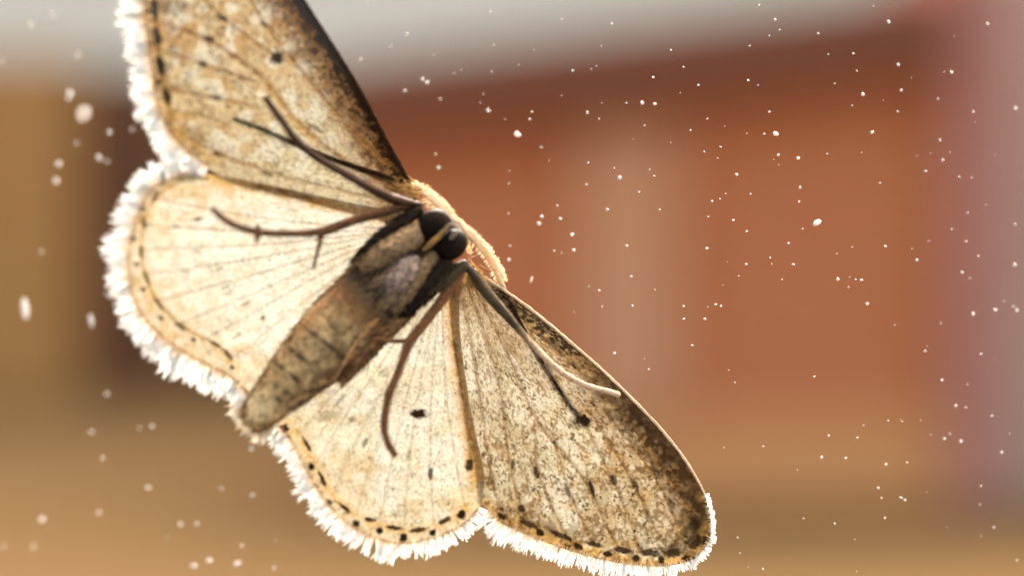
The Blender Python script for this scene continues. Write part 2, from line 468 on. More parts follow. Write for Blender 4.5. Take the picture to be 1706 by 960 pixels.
w.line([(430, 310), (480, 321), (520, 331)], 4, BRN*0.7, 0.8)
w.grain(0.28, 0.35, 0.60)
w.build()

# ---- left forewing -------------------------------------------------
LF_M = [(284, -150), (252, -100), (242, -50), (237, 0), (243, 60), (252, 112), (257, 162), (273, 212), (306, 250), (346, 281), (390, 306)]
LF = Wing("forewing", [(690, 318), (676, 296), (640, 226), (600, 150), (560, 84), (520, 21), (485, -35), (440, -95), (385, -140), (330, -160)] + LF_M + [(470, 322), (540, 340), (610, 358), (660, 372), (700, 360)], (690, 330), 0.10)
w = LF
w.c[:] = lin(226, 210, 180)
dc = dist_poly(w.x, w.y, [(690, 318), (640, 226), (560, 84), (485, -35), (385, -140)])[0]
out = sstep(120, 420, w.r)
w.mixc(0.70*out*(0.35+0.8*vn(w.x/35, w.y/35, 1)), lin(200, 164, 108))
w.mixc(0.55*sstep(0.5, 0.8, vn(w.x/26, w.y/26, 2))*out, lin(196, 146, 78))
w.mixc(0.85*sstep(0.46, 0.66, vn(w.x/24, w.y/18, 3))*sstep(10, 60, w.sd), lin(242, 234, 216))
w.mixc(0.6*(1-sstep(20, 75, w.sd))*sstep(.45, .7, vn(w.x/18, w.y/18, 9))*sstep(300, 380, w.r), lin(120, 84, 50))
w.mixc(0.85*(1-sstep(25, 95, dc+30*(vn(w.x/16, w.y/16, 4)-0.5))), lin(142, 94, 42))
w.mixc(0.55*(1-sstep(16, 55, dc+22*(vn(w.x/9, w.y/9, 6)-0.5))), DRK)
LFK = 0.97*(1-sstep(7, 24, dc+20*(vn(w.x/5, w.y/5, 5)-0.5)-4*sstep(150, 380, w.r)))
w.mixc(0.75*sstep(0.45, 0.7, vn(w.x/6, w.y/6, 7))*(1-sstep(25, 80, dc)), DRK)
for pts, ww, k in [([(252, 35), (300, 48), (345, 65), (400, 100), (435, 125), (470, 175), (520, 230), (600, 285), (680, 320)], 3.2, .6),
                   ([(262, 82), (335, 105), (420, 135)], 2.4, .45), ([(275, 150), (325, 157), (362, 164), (430, 180)], 2.4, .4),
                   ([(285, 185), (330, 190), (372, 206)], 2.2, .4), ([(320, -20), (370, 30), (430, 75), (461, 95)], 2.6, .45),
                   ([(380, -60), (440, 40), (475, 90)], 2.4, .4), ([(300, 225), (362, 256), (450, 290), (640, 335)], 2.4, .35),
                   ([(480, 90), (560, 190), (640, 270), (685, 315)], 2.6, .45)]:
    w.line(pts, ww*2.4, lin(190, 138, 70), k*0.9)
    w.line(pts, ww, BRN*0.6, k*1.25, ridge=0.03)
w.line([(435, 120), (470, 178), (520, 232)], 7, YEL*0.8, 0.6)
w.line([(252, -40), (256, 0), (262, 60), (268, 110), (276, 165), (285, 200)], 9, YEL, 0.7)
w.line([(298, 215), (322, 243), (360, 270)], 8, YEL*0.85, 0.6)
w.line([(252, -50), (257, 0), (262, 50), (267, 105), (277, 160), (283, 200)], 4.5, BRN*0.5, 0.6)
for a in [(258, 15, 22, 6.5, 85), (262, 60, 19, 6.5, 80), (267, 108, 20, 8, 76), (278, 160, 15, 7, 80), (255, -40, 20, 6, 92)]:
    w.spot(*a, BLK*0.7, 0.95)
for a in [(247, 18), (249, 72), (262, 137), (276, 206), (246, -30)]:
    w.spot(a[0], a[1], 7, 5.5, 0, BLK*0.8, 0.95)
for a in [(461, 96, 13, 10, -30, 1), (370, 30, 10, 5, 20, .9), (440, 40, 9, 4, 40, .8), (348, 64, 11, 4, 25, .85), (337, 106, 9, 4.5, 15, .9), (326, 156, 9, 4, 8, .55), (360, 163, 9, 5, 8, .7), (362, 257, 8, 4, 35, .7), (525, 213, 14, 5, 35, .6), (445, 290, 12, 4, 20, .6), (290, 12, 26, 14, 0, .35), (282, 110, 10, 9, 0, .35)]:
    w.spot(*a[:5], DRK*0.8, a[5])
w.grain(0.48, 0.30, 0.50)
w.c *= np.array([0.84, 0.83, 0.80])
w.mixc(LFK, BLK*0.35)
w.build()

# ---- right hindwing ------------------------------------------------
RH_M = [(808, 806), (796, 842), (774, 868), (738, 886), (700, 897), (668, 902), (628, 894), (590, 875), (560, 850), (534, 815), (514, 780), (498, 745), (478, 718), (458, 706), (440, 700)]
RH_M = RH_M[:1]+[(660+(x-660)*1.04, 700+(y-700)*1.04) for x, y in RH_M[1:-2]]+RH_M[-2:]
RH = Wing("hindwing", [(775, 452), (764, 500), (768, 580), (782, 670), (796, 740), (807, 785)] + RH_M + [(500, 640), (590, 570), (690, 470), (735, 430)], (735, 455), 0.0)
w = RH
w.c[:] = lin(236, 224, 198)
w.mixc(0.45*sstep(0.35, 0.7, vn(w.x/40, w.y/40, 51)), PALE)
w.mixc(0.30*(1-sstep(0, 80, w.sd))*sstep(230, 360, w.r), YEL)
w.mixc(0.40*sstep(0.55, 0.8, vn(w.x/20, w.y/20, 52))*sstep(180, 320, w.r), TAN)
for e in [(775, 850), (722, 880), (672, 888), (632, 878), (592, 862), (552, 830), (523, 780), (495, 730)]:
    mid = (0.45*e[0]+0.55*735-14, 0.45*e[1]+0.55*455+20)
    w.line([e, ((e[0]*2+mid[0])/3-3, (e[1]*2+mid[1])/3), mid, (735, 455)], 2.0, BRN, 0.34, ridge=0.03)
w.line([(752, 480), (757, 540), (764, 600), (777, 680), (790, 750), (800, 800)], 15, lin(226, 166, 84), 1.0, rag=0.2)  # golden colour stands in for warm light through the overlapped forewing
w.line([(757, 570), (766, 640), (776, 700), (786, 765)], 4, BRN*0.55, 0.75)
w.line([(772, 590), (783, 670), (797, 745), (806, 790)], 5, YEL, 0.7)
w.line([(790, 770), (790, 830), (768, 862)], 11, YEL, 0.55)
w.line([(480, 705), (505, 738), (525, 775), (545, 815), (575, 850), (617, 872), (655, 884), (697, 888), (740, 874), (775, 850)], 7.5, YEL, 0.75)
for a in [(511, 741, 15, 4, 62), (537, 799, 15, 4, 66), (574, 847, 14, 4.2, 42), (617, 867, 11, 4, 14), (656, 880, 14, 4.6, 10), (697, 884, 14, 4.4, -8), (741, 868, 12, 4.6, -28)]:
    w.spot(*a, DRK*0.6, 0.95)
for a in [(474, 714, 8), (518, 779, 6), (548, 838, 6), (592, 874, 6.5), (632, 885, 6), (672, 897, 7), (721, 888, 6.5), (769, 859, 7.5)]:
    w.spot(a[0], a[1], a[2]*1.1, a[2], 90, BLK*0.8, 1.0)
for a in [(698, 690, 15, 8, 0, 1), (782, 776, 7, 11, 10, .95), (717, 790, 4.5, 11, 5, .85), (609, 737, 4, 10, 25, .7), (587, 700, 5, 7, 25, .6), (565, 668, 4, 15, 40, .45), (680, 757, 3.5, 12, 15, .45), (545, 692, 14, 9, 0, .35), (662, 856, 14, 7, 0, .35), (640, 620, 7, 12, 40, .3)]:
    w.spot(*a[:5], BLK*0.9, a[5])
w.grain(0.34, 0.30, 0.57)
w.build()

# ---- right forewing ------------------------------------------------
RF_M = [(1176, 826), (1187, 880), (1180, 912), (1152, 938), (1103, 946), (1060, 944), (1010, 936), (960, 923), (900, 902), (860, 886), (832, 872), (812, 852), (796, 826)]
RF = Wing("forewing", [(782, 444), (815, 468), (850, 490), (900, 527), (950, 570), (1000, 613), (1042, 654), (1090, 702), (1130, 750), (1158, 792)] + RF_M + [(792, 770), (777, 690), (762, 610), (750, 530), (748, 455)], (770, 452), 0.10)
w = RF
w.c[:] = lin(208, 192, 160)
w.mixc(0.6*sstep(0.45, 0.65, vn(w.th*14, w.r/160, 91))*(1-sstep(200, 360, w.r)), lin(246, 238, 220))
w.mixc(0.35*sstep(330, 470, w.r), lin(150, 118, 78))
costa = [(782, 444), (850, 490), (950, 570), (1042, 654), (1130, 750), (1176, 826), (1186, 885)]
dc, _, _, ca = dist_poly(w.x, w.y, costa)
w.mixc(0.55*sstep(0.42, 0.75, vn(w.x/38, w.y/38, 61)), lin(240, 230, 208))
w.mixc(0.55*sstep(0.48, 0.8, vn(w.x/20, w.y/20, 62))*sstep(150, 380, w.r), TAN*0.8)
w.mixc(0.55*(1-sstep(30, 130, dc+60*(vn(w.x/22, w.y/22, 64)-0.5))), lin(172, 132, 82))
w.mixc(0.55*(1-sstep(20, 70, dc+40*(vn(w.x/14, w.y/14, 65)-0.5)))*sstep(.38, .5, ca), DRK*1.2)
RFK = 0.93*(1-sstep(10, 34, dc+26*(vn(w.x/6, w.y/6, 66)-0.5)))*(1-sstep(.34, .52, ca))*sstep(0.02, 0.1, ca)
w.mixc(0.75*(1-sstep(10, 26, dc+12*(vn(w.x/8, w.y/8, 67)-0.5)))*sstep(.25, .45, ca), DRK)
w.line([(1050, 690), (1090, 740), (1130, 800), (1155, 850), (1160, 890)], 17, DRK*0.7, 0.9, rag=0.8)
w.line([(1165, 860), (1150, 905), (1110, 920)], 13, DRK*0.7, 0.75, rag=0.8)
w.line([(855, 505), (890, 545), (930, 575), (985, 615)], 12, YEL, 0.45)
w.line([(1178, 830), (1184, 882), (1165, 925), (1105, 940), (1010, 928), (900, 893), (830, 862), (806, 835)], 8, YEL, 0.85)
for pts, ww, k in [([(780, 455), (820, 540), (860, 620), (890, 700), (925, 740), (985, 815), (1005, 870), (1030, 915)], 2.6, .5),
                   ([(775, 470), (835, 640), (845, 760), (862, 830), (875, 870)], 2.4, .42), ([(800, 470), (880, 570), (968, 698)], 2.6, .35),
                   ([(890, 700), (893, 790), (930, 870), (945, 900)], 2.4, .42), ([(925, 740), (945, 815), (975, 880), (990, 918)], 2.2, .38),
                   ([(970, 700), (1020, 800), (1050, 870), (1070, 925)], 2.4, .42), ([(985, 690), (1058, 810), (1100, 900)], 2.4, .42),
                   ([(1010, 690), (1090, 790), (1130, 880)], 2.4, .45), ([(770, 500), (800, 660), (812, 760), (830, 850)], 2.4, .40),
                   ([(790, 460), (900, 560), (1010, 660), (1090, 760), (1150, 850)], 3.2, .45)]:
    w.line(pts, ww*2.6, lin(176, 134, 80), k*0.9)
    w.line(pts, ww, BRN*0.55, k*1.25, ridge=0.03)
for a in [(880, 874, 17, 5, 22), (935, 893, 20, 5, 22), (990, 908, 15, 5, 14), (1036, 917, 17, 6, 14), (1082, 922, 17, 6.5, 6), (1122, 922, 15, 7, -4), (1160, 905, 13, 8, -45), (868, 848, 8, 6, 45)]:
    w.spot(*a, BLK*0.8, 0.9)
for a in [(837, 862, 10, 5, 32), (901, 889, 8, 5.5, 25), (963, 911, 9, 5, 18), (1012, 924, 8, 5.5, 10), (1060, 931, 7, 6, 0), (1102, 934, 7, 6, 0), (1143, 931, 7, 6, 0), (1174, 901, 5, 9, 0)]:
    w.spot(*a, BLK*0.8, 0.98)
for a in [(972, 701, 11, 10, 0, 1), (966, 703, 19, 13, 0, .5), (855, 774, 4, 9, -10, .75), (893, 787, 4.5, 12, -12, .9), (945, 818, 4, 13, -18, .75), (986, 815, 4, 15, -15, .9), (1022, 801, 6, 11, -20, .8), (1058, 809, 5, 13, -25, .65), (1093, 785, 5, 13, -25, .55), (1078, 860, 4, 14, -20, .5), (1118, 845, 6, 16, -15, .5), (818, 800, 8, 12, 0, .4), (1000, 655, 20, 7, 25, .45)]:
    w.spot(*a[:5], BLK*0.9, a[5])
w.mixc(0.45*sstep(0.5, 0.75, vn(w.x/12, w.y/12, 69))*(1-sstep(20, 75, w.sd))*sstep(330, 420, w.r), DRK)
w.grain(0.58, 0.34, 0.45)
w.mixc(RFK, BLK*0.6)
w.mixc(0.5*RFK*sstep(0.58, 0.8, vn(w.th*90, w.r/4, 92)), lin(190, 158, 112))
w.mixc(0.6*sstep(0.40, 0.62, vn(w.x/7, w.y/7, 77))*(1-sstep(30, 75, dc))*sstep(.42, .55, ca), BLK)
w.build()

# ---- wing fringes --------------------------------------------------
fringe(LH, LH_M, [30, 36, 42, 46, 46, 44, 42, 46, 48, 50, 48, 40, 30], back=0.0, seed=2, wid=3.3)
fringe(LF, LF_M[:-1], [42, 44, 46, 44, 42, 44, 44, 40, 32], back=0.10, seed=3, wid=3.6)
fringe(RH, RH_M[1:], [14, 26, 32, 34, 34, 36, 38, 38, 36, 34], back=0.0, seed=4, wid=2.5)
fringe(RF, RF_M[:-1], [8, 10, 15, 24, 30, 32, 34, 36, 40, 38], back=0.10, seed=5, wid=2.3)

# ---- leading-edge veins: the stout rim each forewing is stretched on --
def tube(name, pts, mat, parent, seg=10, step=3.0, flat=1.0, colf=None, bump=0.0, seed=0, smooth=2):
    """limb swept along (px, py, depth mm, radius px) points; radius varies, ends rounded"""
    p = resample(chaikin(pts, smooth, False), step)
    n = len(p)
    tx = np.gradient(p[:, 0]); ty = np.gradient(p[:, 1]); l = np.hypot(tx, ty); tx /= l; ty /= l
    ss = np.r_[0, np.cumsum(np.hypot(np.diff(p[:, 0]), np.diff(p[:, 1])))]
    r = p[:, 3].copy()
    for e in (ss, ss[-1]-ss):
        q = np.clip(e/np.maximum(p[:, 3], 1e-3), 0, 1); r = r*np.sqrt(np.clip(1-(1-q)**2, 0.02, 1))
    V = []; C = []
    for k in range(seg):
        a = 2*math.pi*k/seg
        rr = r*(1+bump*(vn(ss/4.0, np.full(n, k*1.7), seed+3)-0.5))
        off = rr*math.cos(a)
        V.append(P(p[:, 0]-ty*off, p[:, 1]+tx*off, p[:, 2]-rr*math.sin(a)*PXMM*flat))
        if colf is not None: C.append(colf(ss/ss[-1], np.full(n, a), p))
    V = np.stack(V, 1).reshape(-1, 3)
    i = np.arange(n-1)[:, None]*seg; k = np.arange(seg)[None]; k2 = (k+1) % seg
    F = np.stack([i+k, i+k2, i+seg+k2, i+seg+k], -1).reshape(-1, 4)
    cap0 = len(V); V = np.vstack([V, P(p[0, 0], p[0, 1], p[0, 2])[None], P(p[-1, 0], p[-1, 1], p[-1, 2])[None]])
    kk = np.arange(seg); k2 = (kk+1) % seg
    F = np.vstack([F, np.stack([np.full(seg, cap0), k2, kk, np.full(seg, cap0)], 1), np.stack([np.full(seg, cap0+1), (n-1)*seg+kk, (n-1)*seg+k2, np.full(seg, cap0+1)], 1)])
    col = None
    if colf is not None:
        col = np.stack(C, 1).reshape(-1, 3); col = np.vstack([col, col[:1], col[-1:]])
    # end caps are triangles: write through a polygon list
    me = bpy.data.meshes.new(name)
    fl = [tuple(f) if len(set(f)) == 4 else tuple(dict.fromkeys(f)) for f in F.tolist()]
    me.from_pydata(V.tolist(), [], fl); me.update()
    me.polygons.foreach_set("use_smooth", np.ones(len(me.polygons), bool))
    if col is not None:
        at = me.color_attributes.new("Col", 'FLOAT_COLOR', 'POINT'); c4 = np.ones((len(V), 4), np.float32); c4[:, :3] = np.clip(col, 0, 1); at.data.foreach_set("color", c4.ravel())
    me.materials.append(mat)
    o = bpy.data.objects.new(name, me); SC.collection.objects.link(o); o.parent = parent
    return o

def const(c, c2=None, amt=0.5, sc=14):
    c = np.asarray(c); c2 = c*0.6 if c2 is None else np.asarray(c2)
    def f(t, a, p):
        m = amt*vn(p[:, 0]/sc+a, p[:, 1]/sc+a*2, 71)
        return c[None]*(1-m[:, None])+c2[None]*m[:, None]
    return f

def vein(w, pts, r, c):
    q = [(x, y, float(wing_depth(np.float64(x), np.float64(y), w.back))-0.01, rr) for (x, y), rr in zip(pts, r)]
    return tube("costal_vein", q, M_HAIR, w.o, seg=8, step=3, colf=const(c, np.asarray(c)*0.6), bump=0.5)
vein(LF, [(684, 308), (640, 226), (600, 150), (560, 84), (520, 21), (485, -35), (440, -95), (385, -140)], [4, 3.4, 3, 2.6, 2.2, 2, 1.8, 1.5], lin(70, 50, 34))
vein(RF, [(786, 446), (815, 468), (850, 490), (900, 527), (950, 570), (1000, 613), (1042, 654), (1090, 702), (1130, 750), (1158, 792), (1176, 828)], [2.4]*9+[2.2, 1.8], lin(240, 216, 186))  # pale colour paints the bright rim light along this leading edge

# ---- body: abdomen, thorax and head, one surface -------------------------
SP = np.array([(414, 710, 8), (422, 701, 22), (436, 684, 29), (458, 660, 36), (488, 630, 45), (520, 598, 53), (556, 560, 60), (596, 522, 63), (636, 484, 64), (672, 448, 60), (704, 418, 47), (728, 398, 42), (748, 384, 36), (764, 372, 10)], float)
sp = resample(chaikin(SP, 2, False), 2.2)
def build_body():
    n = len(sp); seg = 72
    tx = np.gradient(sp[:, 0]); ty = np.gradient(sp[:, 1]); l = np.hypot(tx, ty); tx /= l; ty /= l
    ss = np.r_[0, np.cumsum(np.hypot(np.diff(sp[:, 0]), np.diff(sp[:, 1])))]; t = ss/ss[-1]
    yc = np.interp(t, [0, .2, .5, .75, 1], [1.15, 1.15, 1.2, 1.15, 1.2])
    # abdomen rings: each plate overlaps the next, a shallow step
    rings = np.array([40, 62, 80, 108, 142, 186, 214])
    V = []; C = []
    base, brown, dark, pale, rust = lin(206, 174, 122), lin(122, 92, 58), lin(34, 25, 17), lin(224, 200, 150), lin(150, 98, 56)
    for k in range(seg):
        a = 2*math.pi*k/seg
        r = sp[:, 2].copy()
        ab = 1-sstep(225, 250, ss)
        ph = np.zeros(n); dk = np.zeros(n)
        skew = 6*math.cos(a)
        for q in rings:
            dd = ss-(q+skew)
            ph += 0.045*sstep(-9, 0, dd)*(1-sstep(0, 2.5, dd)); dk += np.exp(-((dd-2.5)/4.5)**2)*np.clip(2.2*vn(np.full(n, a*3.2), np.full(n, q*0.37), 87)-0.45, 0, 1.3)
        r = r*(1+ph*ab)
        r = r*(1+0.05*(vn(ss/16, np.full(n, a*5), 81)-0.5)+0.03*(vn(ss/5, np.full(n, a*14), 82)-0.5))
        # a flank fold on each side of the abdomen base
        fold = sum(np.exp(-((ss-205)/60)**2)*math.exp(-((a-f0)/0.22)**2) for f0 in (math.radians(38), math.radians(142)))
        r = r*(1+0.09*fold)
        off = r*math.cos(a)
        V.append(P(sp[:, 0]-ty*off, sp[:, 1]+tx*off, yc-r*math.sin(a)*PXMM*0.82))
        c = np.tile(base, (n, 1))
        nz = vn(ss/12, np.full(n, a*7), 83); nf = vn(ss/4, np.full(n, a*16), 84)
        c = mix(c, 0.6*nz, brown); c = mix(c, 0.30*nf, dark)
        c = mix(c, np.clip(1.0*dk*ab*(0.5+0.9*vn(ss/6, np.full(n, a*6), 85)), 0, .9), dark)
        side = max(0.0, math.cos(a))   # flank towards the right hindwing carries dark lateral blotches
        c = mix(c, np.clip(0.9*side**0.7*sstep(0.30, 0.6, vn(ss/14, np.full(n, a*4), 86))*sstep(50, 80, ss)*(1-sstep(190, 230, ss)), 0, 1), dark)
        c = mix(c, 0.9*(1-sstep(26, 72, ss)), pale)
        c = mix(c, np.clip(0.55*fold, 0, 1), rust*1.2)
        c = mix(c, 0.75*sstep(235, 255, ss)*(1-sstep(275, 300, ss)), rust*0.6)
        c = mix(c, 0.95*sstep(255, 300, ss), lin(46, 33, 25))  # thorax colour darkened to paint shadow in the gaps between coxae
        C.append(c)
    V = np.stack(V, 1).reshape(-1, 3); C = np.stack(C, 1).reshape(-1, 3)
    i = np.arange(n-1)[:, None]*seg; k = np.arange(seg)[None]; k2 = (k+1) % seg
    F = np.stack([i+k, i+k2, i+seg+k2, i+seg+k], -1).reshape(-1, 4)
    return mesh_obj("body", V, F, M_BODY, moth, C)
body = build_body()

def hairs(name, starts, dirs, lens, wid, parent, cA, cB, seed=0, droop=0.2):
    """short tapering hairs; starts (px,py,mm), dirs in photo plane (px), lens px"""
    r = np.random.default_rng(seed); n = len(starts)
    d = dirs/np.hypot(dirs[:, 0], dirs[:, 1])[:, None]; perp = np.stack([-d[:, 1], d[:, 0]], 1)
    V = []; C = []
    bend = r.normal(0, droop, n); dz = r.normal(0, 0.25, n)*lens*PXMM
    mixr = r.random(n)
    for t, wv in ((0, 1.0), (0.5, 0.8), (1.0, 0.15)):
        c = starts[:, :2]+d*(lens*t)[:, None]+perp*(bend*lens*t*t)[:, None]
        for q in (-1, 1):
            e = c+perp*(q*wid*0.5*wv)
            V.append(P(e[:, 0], e[:, 1], starts[:, 2]+dz*t)); C.append(cA[None]*(1-mixr[:, None])+cB[None]*mixr[:, None])
    V = np.stack(V, 1).reshape(-1, 3); C = np.stack(C, 1).reshape(-1, 3)
    b = np.arange(n)*6
    F = np.concatenate([np.stack([b, b+1, b+3, b+2], 1), np.stack([b+2, b+3, b+5, b+4], 1)])
    o = mesh_obj(name, V, F, M_HAIR, parent, C); o["kind"] = "stuff"; return o

def body_fur():
    r = np.random.default_rng(12); n = 5200
    i = r.integers(2, len(sp)-4, n); a = r.random(n)*2*math.pi
    tx = np.gradient(sp[:, 0])[i]; ty = np.gradient(sp[:, 1])[i]; l = np.hypot(tx, ty); tx /= l; ty /= l
    rr = sp[i, 2]*0.985; off = rr*np.cos(a)
    st = np.stack([sp[i, 0]-ty*off, sp[i, 1]+tx*off, 1.17-rr*np.sin(a)*PXMM*0.82], 1)
    d = np.stack([-tx-ty*np.cos(a)*0.35, -ty+tx*np.cos(a)*0.35], 1)+r.normal(0, 0.18, (n, 2))
    o = hairs("body_hair", st, d, r.uniform(6, 14, n), 1.8, body, lin(176, 140, 90), lin(84, 60, 36), 13)
body_fur()
for q in ([(606, 486, .48, 3), (584, 512, .42, 4), (545, 532, .46, 4), (505, 550, .64, 3), (478, 560, .88, 2)],
          [(650, 512, .48, 3), (622, 536, .40, 4), (592, 572, .42, 4), (574, 604, .50, 3), (556, 634, .72, 2)]):
    tube("flank_fold", q, M_BODY, body, seg=10, step=2.0, colf=const(lin(190, 146, 94), lin(110, 76, 46), .9, 7), bump=0.5)
def tail_tuft():
    r = np.random.default_rng(14); n = 420
    st = np.stack([r.normal(424, 12, n), 0*r.random(n), r.uniform(0.75, 1.5, n)], 1)
    u = r.uniform(-1, 1, n); st[:, 0] = 432+u*30*0.69+r.normal(0, 4, n); st[:, 1] = 690+u*30*0.72+r.normal(0, 4, n); st[:, 2] = r.uniform(1.5, 2.15, n)
    d = np.stack([-0.72+u*0.18, 0.69+u*0.12], 1)+r.normal(0, 0.10, (n, 2))
    hairs("tail_tuft", st, d, r.uniform(22, 40, n), 2.6, body, lin(252, 250, 244), lin(240, 226, 196), 15, 0.12).data.materials[0] = M_FRINGE
tail_tuft()

# ---- legs -------------------------------------------------------------
LB, LD, LG, LP = lin(92, 60, 36), lin(44, 29, 17), lin(70, 58, 36), lin(206, 174, 140)
def leg(pts, c=LB, c2=LD, amt=0.7, spurs=(), joints=(), grad=None, seed=0, name="leg"):
    f0 = const(c, c2, amt, 7)
    def f(t, a, p):
        v = f0(t, a, p)
        if grad is not None: v = mix(v, sstep(grad[0], grad[1], t)*0.9, grad[2])
        return v
    o = tube(name, pts, M_LEG, moth, seg=10, step=2.0, colf=f, bump=0.22, seed=seed, smooth=1)
    for s in spurs: tube("spur", s, M_LEG, o, seg=8, step=2.0, colf=const(c, c2, 0.5, 7), smooth=1)
    for (x, y, z, r) in joints:
        pass
    r = np.random.default_rng(seed+90)
    q = resample(chaikin([p[:4] for p in pts], 1, False), 1.0); n = int(len(q)*1.1)
    i = r.integers(2, len(q)-2, n); tx = q[i+2, 0]-q[i-2, 0]; ty = q[i+2, 1]-q[i-2, 1]; l = np.hypot(tx, ty); tx /= l; ty /= l
    sg = r.choice([-1, 1], n)
    st = np.stack([q[i, 0]-ty*sg*q[i, 3]*0.85, q[i, 1]+tx*sg*q[i, 3]*0.85, q[i, 2]], 1)
    d = np.stack([tx-ty*sg*0.45, ty+tx*sg*0.45], 1)
    hairs("leg_bristle", st, d, r.uniform(3, 6, n), 1.1, o, c, c2, seed+91)
    return o

# left foreleg and middle leg
leg([(706, 343, .75, 5), (680, 338, .7, 7), (655, 332, .62, 9), (625, 318, .5, 7.5), (580, 292, .35, 6.5), (530, 265, .25, 6.2), (495, 236, .18, 5.6), (468, 200, .12, 5), (441, 161, .09, 4.4)], c=lin(74, 48, 30), c2=LD, seed=1)
leg([(690, 340, .75, 6), (672, 345, .72, 7), (630, 355, .6, 7.5), (580, 370, .48, 7.5), (545, 384, .38, 8), (528, 388, .35, 5.5), (480, 390, .25, 4.8), (432, 388, .18, 5.2), (395, 378, .12, 4.6), (368, 362, .10, 4.3), (352, 346, .09, 3.6)],
    c=lin(104, 66, 38), c2=LD, seed=2,
    spurs=[[(538, 387, .36, 4), (530, 415, .33, 3.4), (521, 450, .30, 2.4)], [(545, 386, .36, 3), (534, 393, .33, 2.6), (527, 397, .32, 1.8)],
           [(429, 372, .15, 2), (429, 386, .15, 6), (429, 394, .15, 5), (426, 406, .15, 1.8)]])
# right middle leg, hanging down across the hindwing
leg([(776, 438, .8, 7), (758, 470, .7, 9), (735, 502, .58, 8.5), (708, 538, .48, 8), (688, 562, .39, 8), (680, 574, .37, 9), (676, 586, .34, 6.5), (664, 620, .27, 6), (653, 645, .24, 6.2), (648, 656, .23, 7.4), (646, 666, .21, 6), (642, 690, .17, 5.6), (640, 702, .15, 6.8), (640, 710, .14, 5.6), (642, 726, .12, 5), (646, 738, .11, 5.6), (652, 750, .10, 4.8), (660, 762, .09, 4.6)],
    c=lin(112, 74, 42), c2=lin(62, 40, 22), seed=3, spurs=[[(684, 568, .38, 4), (652, 569, .36, 3.6), (619, 564, .34, 2.6)]])
# right foreleg, pale towards its foot
leg([(774, 440, .8, 6), (790, 458, .75, 8), (812, 490, .68, 10), (836, 517, .6, 8), (862, 546, .5, 6), (888, 575, .42, 5.5), (920, 608, .32, 5), (950, 630, .24, 5), (980, 645, .18, 4.8), (1010, 652, .12, 4.8), (1034, 659, .09, 4.2)],
    c=LG, c2=LD, grad=(0.36, 0.60, LP), seed=4)
# folded hind leg along the right side of the thorax
leg([(780, 436, .75, 8), (755, 455, .65, 13), (725, 476, .55, 14), (700, 498, .5, 11), (684, 512, .5, 6)], c=LG*0.8, c2=LD, seed=5)

CX, CX2 = lin(178, 148, 108), lin(88, 64, 42)
def scaly(o, pts, cA, cB, seed, n=420):
    """short flat scales laid back along a thick limb"""
    r = np.random.default_rng(seed); q = resample(chaikin(pts, 2, False), 1.0)
    i = r.integers(2, len(q)-2, n); tx = q[i+2, 0]-q[i-2, 0]; ty = q[i+2, 1]-q[i-2, 1]; l = np.hypot(tx, ty); tx /= l; ty /= l
    a = r.uniform(-0.1, math.pi+0.1, n); rr = q[i, 3]; off = rr*np.cos(a)
    st = np.stack([q[i, 0]-ty*off, q[i, 1]+tx*off, q[i, 2]-rr*np.sin(a)*PXMM*0.72], 1)
    d = np.stack([tx-ty*np.cos(a)*0.3, ty+tx*np.cos(a)*0.3], 1)+r.normal(0, 0.15, (n, 2))
    hairs("scale_hair", st, d, r.uniform(5, 12, n), 2.2, o, cA, cB, seed+1, 0.15)
def coxa_s(pts, c, c2, seed, name="coxa"):
    o = tube(name, pts, M_BODY, moth, seg=20, step=2.0, flat=0.7, colf=const(c, c2, 0.8, 8), bump=0.2, seed=seed)
    scaly(o, pts, np.asarray(c)*1.15, np.asarray(c2)*0.8, seed+200)
    return o
coxa_s([(705, 346, .62, 8), (672, 366, .55, 11), (636, 396, .5, 12), (610, 422, .5, 12), (592, 444, .55, 9)], lin(50, 38, 26), lin(24, 18, 13), 21)
coxa_s([(712, 378, .42, 14), (684, 396, .36, 20), (648, 418, .36, 21), (618, 435, .42, 17), (598, 447, .5, 9)], CX, CX2, 22)
coxa_s([(728, 420, .42, 9), (708, 446, .36, 12), (688, 480, .36, 12), (668, 506, .42, 10), (656, 520, .5, 6)], lin(172, 142, 100), CX2, 23)
coxa_s([(752, 430, .52, 15), (728, 456, .46, 18), (704, 488, .46, 18), (680, 512, .52, 14), (664, 525, .6, 7)], lin(54, 42, 30), lin(26, 20, 15), 24)
coxa_s([(698, 428, .42, 10), (682, 444, .34, 20), (664, 464, .34, 21), (646, 484, .40, 14), (634, 494, .5, 6)], lin(190, 164, 146), lin(112, 88, 78), 25)
coxa_s([(672, 438, .44, 9), (650, 456, .40, 12), (628, 480, .42, 14), (608, 500, .46, 12), (597, 508, .55, 7)], lin(160, 132, 102), CX2, 26)
coxa_s([(676, 474, .42, 10), (650, 496, .40, 15), (624, 512, .46, 13), (606, 522, .55, 7)], lin(160, 136, 98), CX2, 27)
# hind thighs folded back along the abdomen
coxa_s([(604, 470, .72, 12), (580, 492, .66, 15), (548, 520, .66, 14), (515, 548, .74, 11), (486, 572, .85, 6)], lin(172, 128, 78), lin(110, 74, 44), 28, "hind_thigh")
coxa_s([(690, 512, .70, 10), (660, 535, .64, 14), (628, 566, .62, 15), (596, 604, .68, 12), (566, 640, .8, 6)], lin(150, 110, 68), lin(78, 52, 32), 29, "hind_thigh")

